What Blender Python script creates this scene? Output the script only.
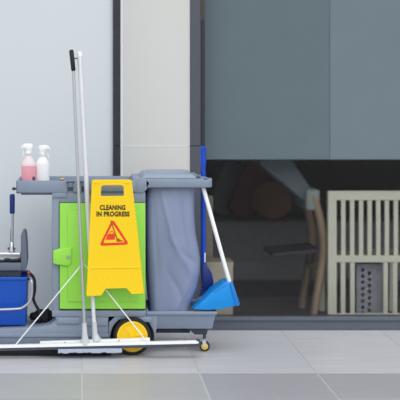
import bpy, bmesh, math, random
from mathutils import Vector, Matrix

random.seed(7)
for o in list(bpy.data.objects):
    bpy.data.objects.remove(o)
SC = bpy.context.scene
COL = SC.collection

# ------------------------------------------------------------------ camera, light, exposure
F, PX, PY, H = 1400.0, 82.0, 95.0, 1.42        # focal length in px (400 px frame), vanishing point, eye height (m)
cam_d = bpy.data.cameras.new('camera')
cam = bpy.data.objects.new('camera', cam_d)
COL.objects.link(cam)
cam.location = (0, 0, H)
cam.rotation_euler = (math.pi / 2, 0, 0)
cam_d.sensor_width = 36.0
cam_d.lens = 36.0 * F / 400.0
cam_d.shift_x = (200 - PX) / 400.0
cam_d.shift_y = -(200 - PY) / 400.0
cam_d.clip_end = 200
cam_d.dof.use_dof = True
cam_d.dof.focus_distance = 7.66
cam_d.dof.aperture_fstop = 1.6
SC.camera = cam

world = bpy.data.worlds.new('overcast_sky')
SC.world = world
world.use_nodes = True
bg = world.node_tree.nodes['Background']
bg.inputs['Color'].default_value = (0.94, 0.975, 1.0, 1)
bg.inputs['Strength'].default_value = 0.80

sun_d = bpy.data.lights.new('soft_sun', 'SUN')
sun_d.energy = 1.7
sun_d.angle = math.radians(70)
sun_d.color = (1.0, 0.98, 0.95)
sun = bpy.data.objects.new('soft_sun', sun_d)
COL.objects.link(sun)
sun.rotation_euler = (math.radians(42), 0, math.radians(14))

SC.view_settings.view_transform = 'Standard'
SC.view_settings.look = 'None'
SC.view_settings.exposure = 0.0
SC.view_settings.gamma = 1.0
SC.view_settings.use_curve_mapping = False


# ------------------------------------------------------------------ helpers
def X(px, Y): return (px - PX) / F * Y
def Z(py, Y): return H - (py - PY) / F * Y
def P(px, py, Y): return Vector((X(px, Y), Y, Z(py, Y)))
def S(px, Y): return px / F * Y


def lin(c):
    out = []
    for v in c:
        v = v / 255.0
        out.append(v / 12.92 if v <= 0.04045 else ((v + 0.055) / 1.055) ** 2.4)
    return tuple(out)


def mat(name, rgb, rough=0.5, metal=0.0, noise=0.0, nscale=20.0, bump=0.0, bscale=80.0, stretch=(1, 1, 1), spec=0.5):
    m = bpy.data.materials.new(name)
    m.use_nodes = True
    nt = m.node_tree
    b = nt.nodes['Principled BSDF']
    c = lin(rgb)
    b.inputs['Base Color'].default_value = (*c, 1)
    b.inputs['Roughness'].default_value = rough
    b.inputs['Metallic'].default_value = metal
    b.inputs['Specular IOR Level'].default_value = spec
    if noise or bump:
        tc = nt.nodes.new('ShaderNodeTexCoord')
        mp = nt.nodes.new('ShaderNodeMapping')
        mp.inputs['Scale'].default_value = stretch
        nt.links.new(tc.outputs['Object'], mp.inputs['Vector'])
    if noise:
        n = nt.nodes.new('ShaderNodeTexNoise')
        n.inputs['Scale'].default_value = nscale
        n.inputs['Detail'].default_value = 4
        nt.links.new(mp.outputs['Vector'], n.inputs['Vector'])
        r = nt.nodes.new('ShaderNodeMapRange')
        r.inputs['From Min'].default_value = 0.25
        r.inputs['From Max'].default_value = 0.75
        r.inputs['To Min'].default_value = 1 - noise
        r.inputs['To Max'].default_value = 1 + noise
        nt.links.new(n.outputs['Fac'], r.inputs['Value'])
        mx = nt.nodes.new('ShaderNodeVectorMath')
        mx.operation = 'SCALE'
        mx.inputs[0].default_value = c
        nt.links.new(r.outputs['Result'], mx.inputs['Scale'])
        nt.links.new(mx.outputs['Vector'], b.inputs['Base Color'])
    if bump:
        n2 = nt.nodes.new('ShaderNodeTexNoise')
        n2.inputs['Scale'].default_value = bscale
        n2.inputs['Detail'].default_value = 3
        nt.links.new(mp.outputs['Vector'], n2.inputs['Vector'])
        bp = nt.nodes.new('ShaderNodeBump')
        bp.inputs['Strength'].default_value = bump
        bp.inputs['Distance'].default_value = 0.01
        nt.links.new(n2.outputs['Fac'], bp.inputs['Height'])
        nt.links.new(bp.outputs['Normal'], b.inputs['Normal'])
    return m


def glass_mat(name, tint=(1, 1, 1), ior=1.4, rough=0.0):
    m = bpy.data.materials.new(name)
    m.use_nodes = True
    nt = m.node_tree
    nt.nodes.remove(nt.nodes['Principled BSDF'])
    out = nt.nodes['Material Output']
    t = nt.nodes.new('ShaderNodeBsdfTransparent')
    t.inputs['Color'].default_value = (*tint, 1)
    g = nt.nodes.new('ShaderNodeBsdfGlossy')
    g.inputs['Roughness'].default_value = rough
    fr = nt.nodes.new('ShaderNodeFresnel')
    fr.inputs['IOR'].default_value = ior
    mix = nt.nodes.new('ShaderNodeMixShader')
    nt.links.new(fr.outputs['Fac'], mix.inputs['Fac'])
    nt.links.new(t.outputs['BSDF'], mix.inputs[1])
    nt.links.new(g.outputs['BSDF'], mix.inputs[2])
    nt.links.new(mix.outputs['Shader'], out.inputs['Surface'])
    return m


M = dict(
    panel=mat('pale_blue_panel', (213, 220, 225), 0.4, noise=0.015, nscale=1.2),
    black_trim=mat('black_trim', (40, 43, 54), 0.45, noise=0.06, nscale=6),
    column=mat('cream_cladding', (211, 212, 209), 0.5, noise=0.012, nscale=2),
    white_edge=mat('white_edge', (226, 228, 232), 0.5, noise=0.02),
    mullion=mat('slate_mullion', (80, 84, 94), 0.5, noise=0.04, nscale=5),
    bronze=mat('bronze_bead', (72, 68, 66), 0.5, noise=0.05),
    rail=mat('slate_rail', (88, 96, 108), 0.5, noise=0.05, nscale=4, stretch=(1, 1, 6)),
    facade=mat('facade_fascia', (150, 154, 160), 0.7, noise=0.04),
    glass=glass_mat('window_glass', (0.94, 0.945, 0.95), 1.33),
    blind=mat('blue_grey_blind', (138, 157, 166), 0.8, noise=0.03, nscale=6, bump=0.1, bscale=200),
    blind2=mat('pale_blue_grey_blind', (157, 175, 186), 0.8, noise=0.03, nscale=6, bump=0.1, bscale=200),
    tile_l=mat('pale_floor_tile', (199, 199, 206), 0.38, noise=0.10, nscale=3, stretch=(0.6, 8, 1), bump=0.03, bscale=60),
    tile_l2=mat('pale_floor_tile_cool', (197, 198, 205), 0.38, noise=0.10, nscale=3, stretch=(0.6, 8, 1), bump=0.03, bscale=60),
    tile_d=mat('grey_floor_tile', (166, 165, 173), 0.42, noise=0.07, nscale=4, stretch=(0.6, 8, 1), bump=0.03, bscale=60),
    tile_d2=mat('warm_grey_floor_tile', (175, 175, 176), 0.42, noise=0.07, nscale=4, stretch=(0.6, 8, 1), bump=0.03, bscale=60),
    grout=mat('pale_grout', (212, 212, 214), 0.9, noise=0.08, nscale=30),
    dirt=mat('brown_grout', (190, 186, 184), 0.9, noise=0.2, nscale=12),
    ground=mat('street_paving', (150, 150, 152), 0.8, noise=0.08, nscale=2),
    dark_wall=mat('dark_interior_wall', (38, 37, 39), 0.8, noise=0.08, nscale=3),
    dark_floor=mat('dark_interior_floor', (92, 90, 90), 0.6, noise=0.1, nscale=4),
    charcoal=mat('charcoal_upholstery', (122, 122, 128), 0.9, noise=0.1, nscale=20),
    charcoal_d=mat('dark_charcoal_leather', (72, 72, 76), 0.8, noise=0.08, nscale=20),
    black=mat('black_rubber', (26, 26, 28), 0.6, noise=0.12, nscale=30),
    cream_wood=mat('cream_painted_wood', (240, 239, 218), 0.5, noise=0.03, nscale=10),
    brown_wood=mat('tan_bent_wood', (166, 142, 116), 0.45, noise=0.12, nscale=12, stretch=(1, 1, 0.2)),
    grey_cush=mat('grey_cushion', (108, 120, 126), 0.9, noise=0.1, nscale=30),
    red_cush=mat('dark_red_cushion', (96, 40, 42), 0.9, noise=0.12, nscale=30),
    brown_cush=mat('brown_cushion', (128, 92, 70), 0.9, noise=0.12, nscale=30),
    pale_cap=mat('pale_grey_pad', (150, 164, 160), 0.8, noise=0.06),
    tan_box=mat('tan_cardboard', (222, 214, 190), 0.8, noise=0.05, nscale=8),
    taupe=mat('taupe_pillar', (165, 158, 146), 0.8, noise=0.05),
    lattice=mat('grey_pierced_box', (160, 162, 172), 0.7, noise=0.05),
    cart=mat('blue_grey_plastic', (134, 147, 168), 0.42, noise=0.03, nscale=8, bump=0.06, bscale=250),
    cart_d=mat('dark_grey_plastic', (66, 74, 88), 0.5, noise=0.05, nscale=8),
    wring=mat('slate_grey_plastic', (98, 108, 124), 0.5, noise=0.04, nscale=8),
    lid=mat('light_blue_grey_plastic', (142, 156, 176), 0.4, noise=0.02),
    green=mat('lime_green_plastic', (154, 226, 80), 0.4, noise=0.02, nscale=6),
    yellow=mat('sign_yellow_plastic', (255, 214, 6), 0.4, noise=0.015, nscale=6),
    hub=mat('wheel_yellow_plastic', (250, 208, 14), 0.4, noise=0.03),
    ink=mat('black_print', (52, 44, 16), 0.6, noise=0.05),
    red=mat('red_print', (236, 62, 30), 0.6, noise=0.04),
    brown_ink=mat('brown_print', (180, 84, 24), 0.6, noise=0.05),
    blue=mat('bucket_blue_plastic', (0, 80, 188), 0.35, noise=0.04, nscale=8),
    navy=mat('navy_blue_plastic', (10, 44, 122), 0.4, noise=0.05),
    pole_blue=mat('pole_blue_plastic', (6, 74, 196), 0.35, noise=0.04),
    sky_blue=mat('dustpan_blue_plastic', (4, 144, 228), 0.38, noise=0.03, nscale=8),
    sky_edge=mat('dustpan_edge_blue', (2, 124, 214), 0.38, noise=0.03, nscale=8),
    white=mat('white_plastic', (248, 249, 251), 0.4, noise=0.015),
    alu=mat('aluminium', (232, 234, 240), 0.4, metal=0.25, noise=0.03),
    chrome=mat('chrome', (222, 224, 230), 0.16, metal=1.0, noise=0.02),
    grey_pole=mat('grey_steel', (196, 198, 204), 0.3, metal=0.7, noise=0.03),
    socket=mat('pale_grey_socket', (200, 203, 210), 0.5, noise=0.04),
    pad=mat('pale_blue_microfibre', (176, 188, 210), 0.95, noise=0.1, nscale=60, bump=0.5, bscale=120),
    pink=mat('pink_cleaner', (250, 174, 186), 0.3, noise=0.02),
    frosted=mat('frosted_plastic', (236, 222, 228), 0.35, noise=0.01),
    rope=mat('white_cord', (235, 236, 238), 0.8, noise=0.03),
    orange=mat('orange_plastic', (196, 84, 40), 0.5, noise=0.05),
    rag=mat('black_cloth', (36, 35, 38), 0.95, noise=0.2, nscale=30),
)


def bag_material():
    m = mat('blue_grey_vinyl', (133, 145, 176), 0.4, noise=0.04, nscale=4, bump=0.08, bscale=9, stretch=(1.3, 1, 0.7))
    return m
M['bag'] = bag_material()


def obj(name, bm, m, parent=None, smooth=None):
    """link a bmesh (world coordinates) as ONE mesh object; smooth = angle in degrees"""
    me = bpy.data.meshes.new(name)
    root = parent
    while root is not None and root.parent is not None:
        root = root.parent
    bmesh.ops.recalc_face_normals(bm, faces=bm.faces[:])
    if root is not None:
        off = Vector(root.location)
    else:
        lo = [min(v.co[i] for v in bm.verts) for i in range(3)]
        hi = [max(v.co[i] for v in bm.verts) for i in range(3)]
        off = Vector(((lo[0] + hi[0]) / 2, (lo[1] + hi[1]) / 2, lo[2]))
    bmesh.ops.translate(bm, verts=bm.verts[:], vec=-off)
    if smooth is not None:
        a = math.radians(smooth)
        for f in bm.faces: f.smooth = True
        for e in bm.edges:
            if len(e.link_faces) == 2 and e.calc_face_angle(0) > a:
                e.smooth = False
    bm.to_mesh(me)
    bm.free()
    me.materials.append(M[m])
    o = bpy.data.objects.new(name, me)
    COL.objects.link(o)
    if parent is not None:
        o.parent = parent
    else:
        o.location = off
    return o


def tag(o, label=None, cat=None, group=None, kind=None):
    if label: o['label'] = label
    if cat: o['category'] = cat
    if group: o['group'] = group
    if kind: o['kind'] = kind
    return o


def thing(name, loc, label, cat, group=None):
    e = bpy.data.objects.new(name, None)
    COL.objects.link(e)
    e.location = loc
    e.empty_display_size = 0.1
    return tag(e, label, cat, group)


def BM(): return bmesh.new()


def merge(dst, src):
    me = bpy.data.meshes.new('tmp')
    src.to_mesh(me)
    src.free()
    dst.from_mesh(me)
    bpy.data.meshes.remove(me)
    return dst


def bev(bm, w, seg=2):
    if w > 0:
        bmesh.ops.bevel(bm, geom=bm.edges[:], offset=w, segments=seg, affect='EDGES', profile=0.5, clamp_overlap=True)
    return bm


def box(x0, x1, y0, y1, z0, z1, b=0.0, seg=2):
    bm = BM()
    bmesh.ops.create_cube(bm, size=1)
    for v in bm.verts:
        v.co = Vector((x0 + (v.co.x + .5) * (x1 - x0), y0 + (v.co.y + .5) * (y1 - y0), z0 + (v.co.z + .5) * (z1 - z0)))
    return bev(bm, b, seg)


def bpx(x0, x1, ytop, ybot, Y0, Y1, b=0.0, seg=2):
    """box whose front face (at depth Y0) covers the pixel rectangle"""
    return box(X(x0, Y0), X(x1, Y0), Y0, Y1, Z(ybot, Y0), Z(ytop, Y0), b, seg)


def prism(pts, Y0, Y1, b=0.0, seg=2):
    """outline given in pixels at depth Y0, extruded straight back to Y1"""
    bm = BM()
    vs = [bm.verts.new(P(x, y, Y0)) for x, y in pts]
    f = bm.faces.new(vs)
    r = bmesh.ops.extrude_face_region(bm, geom=[f])
    bmesh.ops.translate(bm, verts=[v for v in r['geom'] if isinstance(v, bmesh.types.BMVert)], vec=(0, Y1 - Y0, 0))
    bmesh.ops.recalc_face_normals(bm, faces=bm.faces[:])
    return bev(bm, b, seg)


def frustum(x0, x1, xb0, xb1, y0, y1, yb0, yb1, z0, z1, b=0.0):
    """top rectangle x0..x1,y0..y1 at z1; bottom rectangle xb,yb at z0"""
    bm = BM()
    c = [(xb0, yb0, z0), (xb1, yb0, z0), (xb1, yb1, z0), (xb0, yb1, z0), (x0, y0, z1), (x1, y0, z1), (x1, y1, z1), (x0, y1, z1)]
    v = [bm.verts.new(p) for p in c]
    for f in ((3, 2, 1, 0), (4, 5, 6, 7), (0, 1, 5, 4), (1, 2, 6, 5), (2, 3, 7, 6), (3, 0, 4, 7)):
        bm.faces.new([v[i] for i in f])
    return bev(bm, b)


def tub(x0, x1, xb0, xb1, y0, y1, yb0, yb1, z0, z1, t, b=0.002):
    """open-topped tapered tub with wall thickness t"""
    bm = frustum(x0, x1, xb0, xb1, y0, y1, yb0, yb1, z0, z1)
    top = max(bm.faces, key=lambda f: f.calc_center_median().z)
    r = bmesh.ops.inset_region(bm, faces=[top], thickness=t)
    r = bmesh.ops.extrude_face_region(bm, geom=[top])
    vs = [v for v in r['geom'] if isinstance(v, bmesh.types.BMVert)]
    bmesh.ops.delete(bm, geom=[top], context='FACES') if top.is_valid else None
    cx = sum(v.co.x for v in vs) / 4; cy = sum(v.co.y for v in vs) / 4
    sx = (xb1 - xb0 - 2 * t) / (x1 - x0 - 2 * t); sy = (yb1 - yb0 - 2 * t) / (y1 - y0 - 2 * t)
    for v in vs:
        v.co.x = (xb0 + xb1) / 2 + (v.co.x - cx) * sx
        v.co.y = (yb0 + yb1) / 2 + (v.co.y - cy) * sy
        v.co.z = z0 + t
    return bev(bm, b)


def tube(pts, r, n=10):
    pts = [Vector(p) for p in pts]
    rs = r if isinstance(r, (list, tuple)) else [r] * len(pts)
    bm = BM()
    rings = []
    ref = None
    for i, p in enumerate(pts):
        if i == 0: d = pts[1] - p
        elif i == len(pts) - 1: d = p - pts[i - 1]
        else: d = (pts[i + 1] - p).normalized() + (p - pts[i - 1]).normalized()
        d.normalize()
        if ref is None:
            ref = d.cross(Vector((0, 1, 0)))
            if ref.length < 0.1: ref = d.cross(Vector((1, 0, 0)))
        ref = (ref - d * ref.dot(d)).normalized()
        u = ref; w = d.cross(u)
        rings.append([bm.verts.new(p + (u * math.cos(2 * math.pi * k / n) + w * math.sin(2 * math.pi * k / n)) * rs[i]) for k in range(n)])
    for a, b in zip(rings, rings[1:]):
        for k in range(n):
            bm.faces.new((a[k], a[(k + 1) % n], b[(k + 1) % n], b[k]))
    bm.faces.new(rings[0]); bm.faces.new(rings[-1])
    return bm


def smooth_path(pts, n=6):
    pts = [Vector(p) for p in pts]
    out = []
    for i in range(len(pts) - 1):
        p0 = pts[max(i - 1, 0)]; p1 = pts[i]; p2 = pts[i + 1]; p3 = pts[min(i + 2, len(pts) - 1)]
        for k in range(n):
            t = k / n
            out.append(0.5 * ((2 * p1) + (p2 - p0) * t + (2 * p0 - 5 * p1 + 4 * p2 - p3) * t * t + (3 * p1 - p0 - 3 * p2 + p3) * t ** 3))
    out.append(pts[-1])
    return out


def lathe(c, prof, n=24, axis='z', sx=1.0, sy=1.0, loop=False):
    """prof = [(radius, position along axis)] around centre c; closed at both ends"""
    bm = BM()
    rings = []
    for r, h in prof:
        ring = []
        for k in range(n):
            a = 2 * math.pi * k / n
            u, w = r * math.cos(a) * sx, r * math.sin(a) * sy
            if axis == 'z': co = (c[0] + u, c[1] + w, c[2] + h)
            elif axis == 'y': co = (c[0] + u, c[1] + h, c[2] + w)
            else: co = (c[0] + h, c[1] + u, c[2] + w)
            ring.append(bm.verts.new(co))
        rings.append(ring)
    for a, b in zip(rings, rings[1:]):
        for k in range(n):
            bm.faces.new((a[k], a[(k + 1) % n], b[(k + 1) % n], b[k]))
    if loop:
        for k in range(n):
            bm.faces.new((rings[-1][k], rings[-1][(k + 1) % n], rings[0][(k + 1) % n], rings[0][k]))
    else:
        bm.faces.new(rings[0]); bm.faces.new(rings[-1])
    return bm


def ring_y(c, r_out, r_in, y0, y1, n=32, b=0.0):
    """flat ring (tyre, rim) round the Y axis"""
    bm = BM()
    rs = []
    for r, y in ((r_out, y0), (r_out, y1), (r_in, y1), (r_in, y0)):
        rs.append([bm.verts.new((c[0] + r * math.cos(2 * math.pi * k / n), y, c[2] + r * math.sin(2 * math.pi * k / n))) for k in range(n)])
    for i in range(4):
        a, d = rs[i], rs[(i + 1) % 4]
        for k in range(n):
            bm.faces.new((a[k], a[(k + 1) % n], d[(k + 1) % n], d[k]))
    return bm


def outline_mesh(loops_px, Y, thick, bevel=0.0):
    """filled 2-D outline with holes, pixel loops at depth Y, extruded 'thick' back from Y"""
    cu = bpy.data.curves.new('tmp', 'CURVE')
    cu.dimensions = '2D'; cu.fill_mode = 'BOTH'
    cu.extrude = thick / 2 - bevel; cu.bevel_depth = bevel; cu.bevel_resolution = 1; cu.offset = -bevel
    for lp in loops_px:
        sp = cu.splines.new('POLY')
        sp.points.add(len(lp) - 1)
        for p, (x, y) in zip(sp.points, lp):
            p.co = (X(x, Y), Z(y, Y), 0, 1)
        sp.use_cyclic_u = True
    return curve_to_bm(cu, Y + thick / 2)


def curve_to_bm(cu, Y):
    o = bpy.data.objects.new('tmp', cu)
    COL.objects.link(o)
    dg = bpy.context.evaluated_depsgraph_get()
    me = bpy.data.meshes.new_from_object(o.evaluated_get(dg))
    bm = BM()
    bm.from_mesh(me)
    bpy.data.objects.remove(o); bpy.data.meshes.remove(me)
    bmesh.ops.remove_doubles(bm, verts=bm.verts[:], dist=1e-6)
    for v in bm.verts:
        v.co = Vector((v.co.x, Y - v.co.z, v.co.y))
    return bm


def text_bm(s, xc, ybase, wpx, hpx, Y, bold=0.0):
    """lettering fitted to a pixel box, standing proud of the plane at depth Y"""
    cu = bpy.data.curves.new('tmp', 'FONT')
    cu.body = s; cu.align_x = 'CENTER'; cu.size = 1.0; cu.extrude = 0.004; cu.offset = bold
    cu.space_character = 1.08
    bm = curve_to_bm(cu, 0)
    xs = [v.co.x for v in bm.verts]; zs = [v.co.z for v in bm.verts]
    sx = S(wpx, Y) / (max(xs) - min(xs)); sz = S(hpx, Y) / (max(zs) - min(zs))
    mx = (max(xs) + min(xs)) / 2; mz = min(zs)
    for v in bm.verts:
        v.co = Vector((X(xc, Y) + (v.co.x - mx) * sx, Y + v.co.y * 0.1, Z(ybase, Y) + (v.co.z - mz) * sz))
    return bm


def struct(name, bm, m, parent=None, label=None, cat=None, smooth=None):
    o = obj(name, bm, m, parent, smooth)
    if parent is None:
        tag(o, label, cat, kind='structure')
    return o


# ------------------------------------------------------------------ the setting: floor, facade, window
YW = 8.46                      # facade plane
XL, XR = -1.6, 4.2             # built length of the facade
TOP = 3.4
floor = struct('floor', box(-14, 18, -14, YW + 0.02, -0.06, -0.012), 'ground', label='grey paved floor in front of the shop front', cat='floor')
grout = obj('grout_bed', box(XL, XR, 5.2, 7.152, -0.012, -0.0015), 'grout', floor)
grout = obj('grout_bed', box(XL, XR, 7.152, YW - 0.002, -0.012, -0.0022), 'dirt', floor)
J = 7.15                       # the joint between pale and grey tiles
tmesh = {}
def tile(x0, x1, y0, y1, m, g=0.0022):
    key = (round(x1 - x0, 4), round(y1 - y0, 4), m)
    w, d = x1 - x0 - 2 * g, y1 - y0 - 2 * g
    if key not in tmesh:
        t = obj('tile', box(-w / 2, w / 2, -d / 2, d / 2, -0.012, 0, 0.0008, 1), m, floor)
        # mesh was shifted by the floor origin: bring it back to its own centre
        for v in t.data.vertices: v.co += Vector(floor.location)
        tmesh[key] = t.data
    else:
        t = bpy.data.objects.new('tile', tmesh[key])
        COL.objects.link(t); t.parent = floor
    t.location = Vector(((x0 + x1) / 2, (y0 + y1) / 2, 0)) - Vector(floor.location)
k0, k1 = -3, 7
for k in range(k0, k1):
    tile(k * 0.6, (k + 1) * 0.6, J, YW - 0.004, ('tile_l', 'tile_l2')[(k * 7) % 3 % 2], 0.0012)
    tile(k * 0.6, (k + 1) * 0.6, J - 0.6, J, 'tile_d2' if k < 1 else 'tile_d')
    tile(k * 0.6, (k + 1) * 0.6, J - 1.2, J - 0.6, 'tile_d' if k % 2 else 'tile_d2')
    tile(k * 0.6, (k + 1) * 0.6, J - 1.8, J - 1.2, 'tile_d2' if k % 2 else 'tile_d')

# left panel
wl = struct('wall_left', box(XL, X(113.2, YW), YW, YW + 0.10, 0, TOP, 0.003), 'panel', label='pale blue grey smooth wall panel behind the cart', cat='wall')
# black upright strip in two lengths
ZJ = Z(145.8, YW)
t1 = struct('trim_1', box(X(113, 8.45), X(120.6, 8.45), YW + 0.004, YW + 0.09, 0, TOP), 'black_trim', label='black upright strip between pale panel and cream column', cat='trim')
obj('strip', box(X(113.0, 8.44), X(120.3, 8.44), 8.44, YW + 0.01, 0, ZJ - 0.002, 0.001, 1), 'black_trim', t1)
obj('strip', box(X(113.0, 8.44), X(120.3, 8.44), 8.44, YW + 0.01, ZJ + 0.002, TOP, 0.001, 1), 'black_trim', t1)
# gently bowed cream column cladding, two panels with an open joint
wc = struct('wall_center', box(X(120.6, YW), X(189.5, YW), YW + 0.005, YW + 0.10, 0, TOP), 'white_edge', label='cream column clad in two smooth bowed panels', cat='column')
def bowed(z0, z1, inset=0.0):
    bm = BM()
    xa, xb = X(122.5, 8.43), X(188.6, 8.43)
    n = 16
    fr = []; bk = []
    for i in range(n + 1):
        t = i / n
        y = 8.44 + inset - 0.035 * (1 - (2 * t - 1) ** 2)
        x = xa + (xb - xa) * t
        fr.append((bm.verts.new((x, y, z0)), bm.verts.new((x, y, z1))))
        bk.append((bm.verts.new((x, YW + 0.004, z0)), bm.verts.new((x, YW + 0.004, z1))))
    for i in range(n):
        bm.faces.new((fr[i][0], fr[i + 1][0], fr[i + 1][1], fr[i][1]))
        bm.faces.new((bk[i][0], bk[i][1], bk[i + 1][1], bk[i + 1][0]))
        bm.faces.new((fr[i][1], fr[i + 1][1], bk[i + 1][1], bk[i][1]))
        bm.faces.new((fr[i][0], bk[i][0], bk[i + 1][0], fr[i + 1][0]))
    for q in (0, n):
        bm.faces.new((fr[q][0], fr[q][1], bk[q][1], bk[q][0]))
    return bm
obj('panel', bowed(0, ZJ - 0.0025), 'column', wc, 30)
obj('panel', bowed(ZJ + 0.0025, TOP), 'column', wc, 30)
obj('joint_bead', bowed(ZJ - 0.0028, ZJ + 0.0028, -0.0015), 'white_edge', wc, 30)
obj('edge_bead', box(X(120.6, 8.44), X(122.6, 8.44), 8.435, YW + 0.004, 0, TOP, 0.001, 1), 'white_edge', wc)
obj('edge_bead', box(X(188.4, 8.44), X(189.6, 8.44), 8.435, YW + 0.004, 0, TOP, 0.001, 1), 'white_edge', wc)
# slate mullion
t2 = struct('trim_2', box(X(189.8, YW), X(200.6, YW), YW, YW + 0.12, 0, TOP), 'mullion', label='slate grey upright post beside the window', cat='trim')
obj('cover_strip', box(X(189.8, 8.445), X(200.4, 8.445), 8.445, YW + 0.002, 0, ZJ - 0.002, 0.001, 1), 'mullion', t2)
obj('cover_strip', box(X(189.8, 8.445), X(200.4, 8.445), 8.445, YW + 0.002, ZJ + 0.002, TOP, 0.001, 1), 'mullion', t2)
# window
YG = YW + 0.06
ZS = Z(317.5, YW)
w1 = struct('window_1', box(X(200.6, YW), XR, YW, YW + 0.12, 0, ZS, 0.004), 'rail', label='large shop window with slate bottom rail', cat='window')
obj('rail_bead', box(X(200.6, 8.45), XR, 8.448, YW + 0.002, ZS - 0.018, ZS - 0.006, 0.002, 1), 'rail', w1)
obj('frame_bead', box(X(200.6, YW), X(205, YW), YW + 0.01, YW + 0.12, ZS, Z(20, YW), 0.002, 1), 'black_trim', w1)
obj('frame_bead', box(X(200.6, YW), X(205, YW), YW + 0.01, YW + 0.12, Z(20, YW), TOP, 0.002, 1), 'bronze', w1)
obj('head_rail', box(X(200.6, YW), XR, YW, YW + 0.12, TOP - 0.12, TOP, 0.003), 'rail', w1)
obj('pane', box(X(204.5, YW), XR, YG, YG + 0.006, ZS - 0.004, TOP - 0.1), 'glass', w1)
struct('trim_3', box(XL, XR, YW - 0.03, YW + 0.14, TOP, TOP + 0.8), 'facade', label='grey fascia above the shop front', cat='trim')

# interior shell
YB = 11.8
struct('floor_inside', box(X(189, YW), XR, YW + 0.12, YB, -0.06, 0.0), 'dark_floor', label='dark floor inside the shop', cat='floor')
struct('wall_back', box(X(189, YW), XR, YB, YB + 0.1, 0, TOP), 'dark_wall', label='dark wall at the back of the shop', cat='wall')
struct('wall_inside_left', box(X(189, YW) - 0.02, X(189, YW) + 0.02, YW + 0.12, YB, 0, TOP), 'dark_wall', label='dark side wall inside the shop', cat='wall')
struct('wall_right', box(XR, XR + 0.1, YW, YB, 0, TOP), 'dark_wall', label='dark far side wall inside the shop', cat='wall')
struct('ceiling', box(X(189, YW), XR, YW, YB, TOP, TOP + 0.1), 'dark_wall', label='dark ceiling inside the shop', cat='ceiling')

# ------------------------------------------------------------------ behind the glass
YBL = 8.66
def blind(name, x0, x1, m, label):
    t = thing(name, (X((x0 + min(x1, 420)) / 2, YBL), YBL, Z(159, YBL)), label, 'blind', 'roller blinds behind the window')
    zb = Z(159.5, YBL)
    obj('fabric', box(X(x0, YBL), X(x1, YBL), YBL, YBL + 0.003, zb + 0.012, TOP - 0.16), m, t)
    obj('hem_bar', box(X(x0, YBL), X(x1, YBL), YBL - 0.004, YBL + 0.008, zb, zb + 0.014, 0.003), m, t)
    obj('roller', lathe((X(x0, YBL), YBL + 0.02, TOP - 0.13), [(0.03, 0), (0.03, X(x1, YBL) - X(x0, YBL))], 16, 'x'), m, t)
blind('roller_blind', 199, 329.6, 'blind', 'blue grey roller blind hanging behind the window beside the slate post')
blind('roller_blind', 330.0, 640, 'blind2', 'paler blue grey roller blind at the right behind the window')

# cream slatted chair, seen from behind
YC = 8.80
ch = thing('slatted_chair', (X(369.5, YC), YC, 0), 'cream painted wooden chair with upright slats behind the window', 'chair')
for a, b_ in ((328.0, 336.8), (402.2, 411)):
    obj('back_post', box(X(a, YC), X(b_, YC), YC, YC + 0.045, 0, Z(191, YC), 0.004), 'cream_wood', ch)
obj('top_rail', bpx(336, 403, 191, 200.3, YC, YC + 0.04, 0.004), 'cream_wood', ch)
obj('lower_rail', bpx(336, 403, 255.5, 262.5, YC, YC + 0.04, 0.004), 'cream_wood', ch)
for c in (343.4, 352.3, 361.2, 369.8, 378.4, 387.0, 396.0):
    obj('slat', bpx(c - 2.2, c + 2.2, 199.5, 256.5, YC + 0.008, YC + 0.03, 0.002, 1), 'cream_wood', ch)
for c in (343.4, 352.8, 386.0, 395.4):
    obj('slat', box(X(c - 2.3, YC), X(c + 2.3, YC), YC + 0.008, YC + 0.03, 0.03, Z(261.5, YC), 0.002, 1), 'cream_wood', ch)
obj('stretcher', box(X(336, YC), X(403, YC), YC + 0.005, YC + 0.035, 0.015, 0.045, 0.003), 'cream_wood', ch)
obj('seat', box(X(329, YC), X(410, YC), YC + 0.035, YC + 0.44, Z(261, YC), Z(256.5, YC), 0.008), 'cream_wood', ch)
for a, b_ in ((330, 336), (403, 409)):
    obj('leg', box(X(a, YC), X(b_, YC), YC + 0.39, YC + 0.43, 0, Z(261.5, YC) + 0.004, 0.004), 'cream_wood', ch)
# pierced grey box under the chair
YP = 8.90
pb = thing('pierced_box', (X(370, YP), YP, 0), 'grey box with a pierced diamond front standing under the cream slatted chair', 'box')
def pierced():
    loops = [[(356.5, 264), (382.5, 264), (382.5, 318.5), (356.5, 318.5)]]
    for r in range(8):
        for c in range(2):
            cx = 362.8 + c * 6.6; cy = 270 + r * 6.2 + (3.1 if c else 0)
            loops.append([(cx - 2.2, cy), (cx, cy - 2.5), (cx + 2.2, cy), (cx, cy + 2.5)])
    return outline_mesh(loops, YP, 0.008)
obj('front_panel', pierced(), 'lattice', pb)
obj('shell', tub(X(382.5, YP), X(356.5, YP), X(382.5, YP), X(356.5, YP), YP + 0.008, YP + 0.20, YP + 0.008, YP + 0.2, 0.0, Z(264, YP), 0.008), 'lattice', pb)

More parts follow.
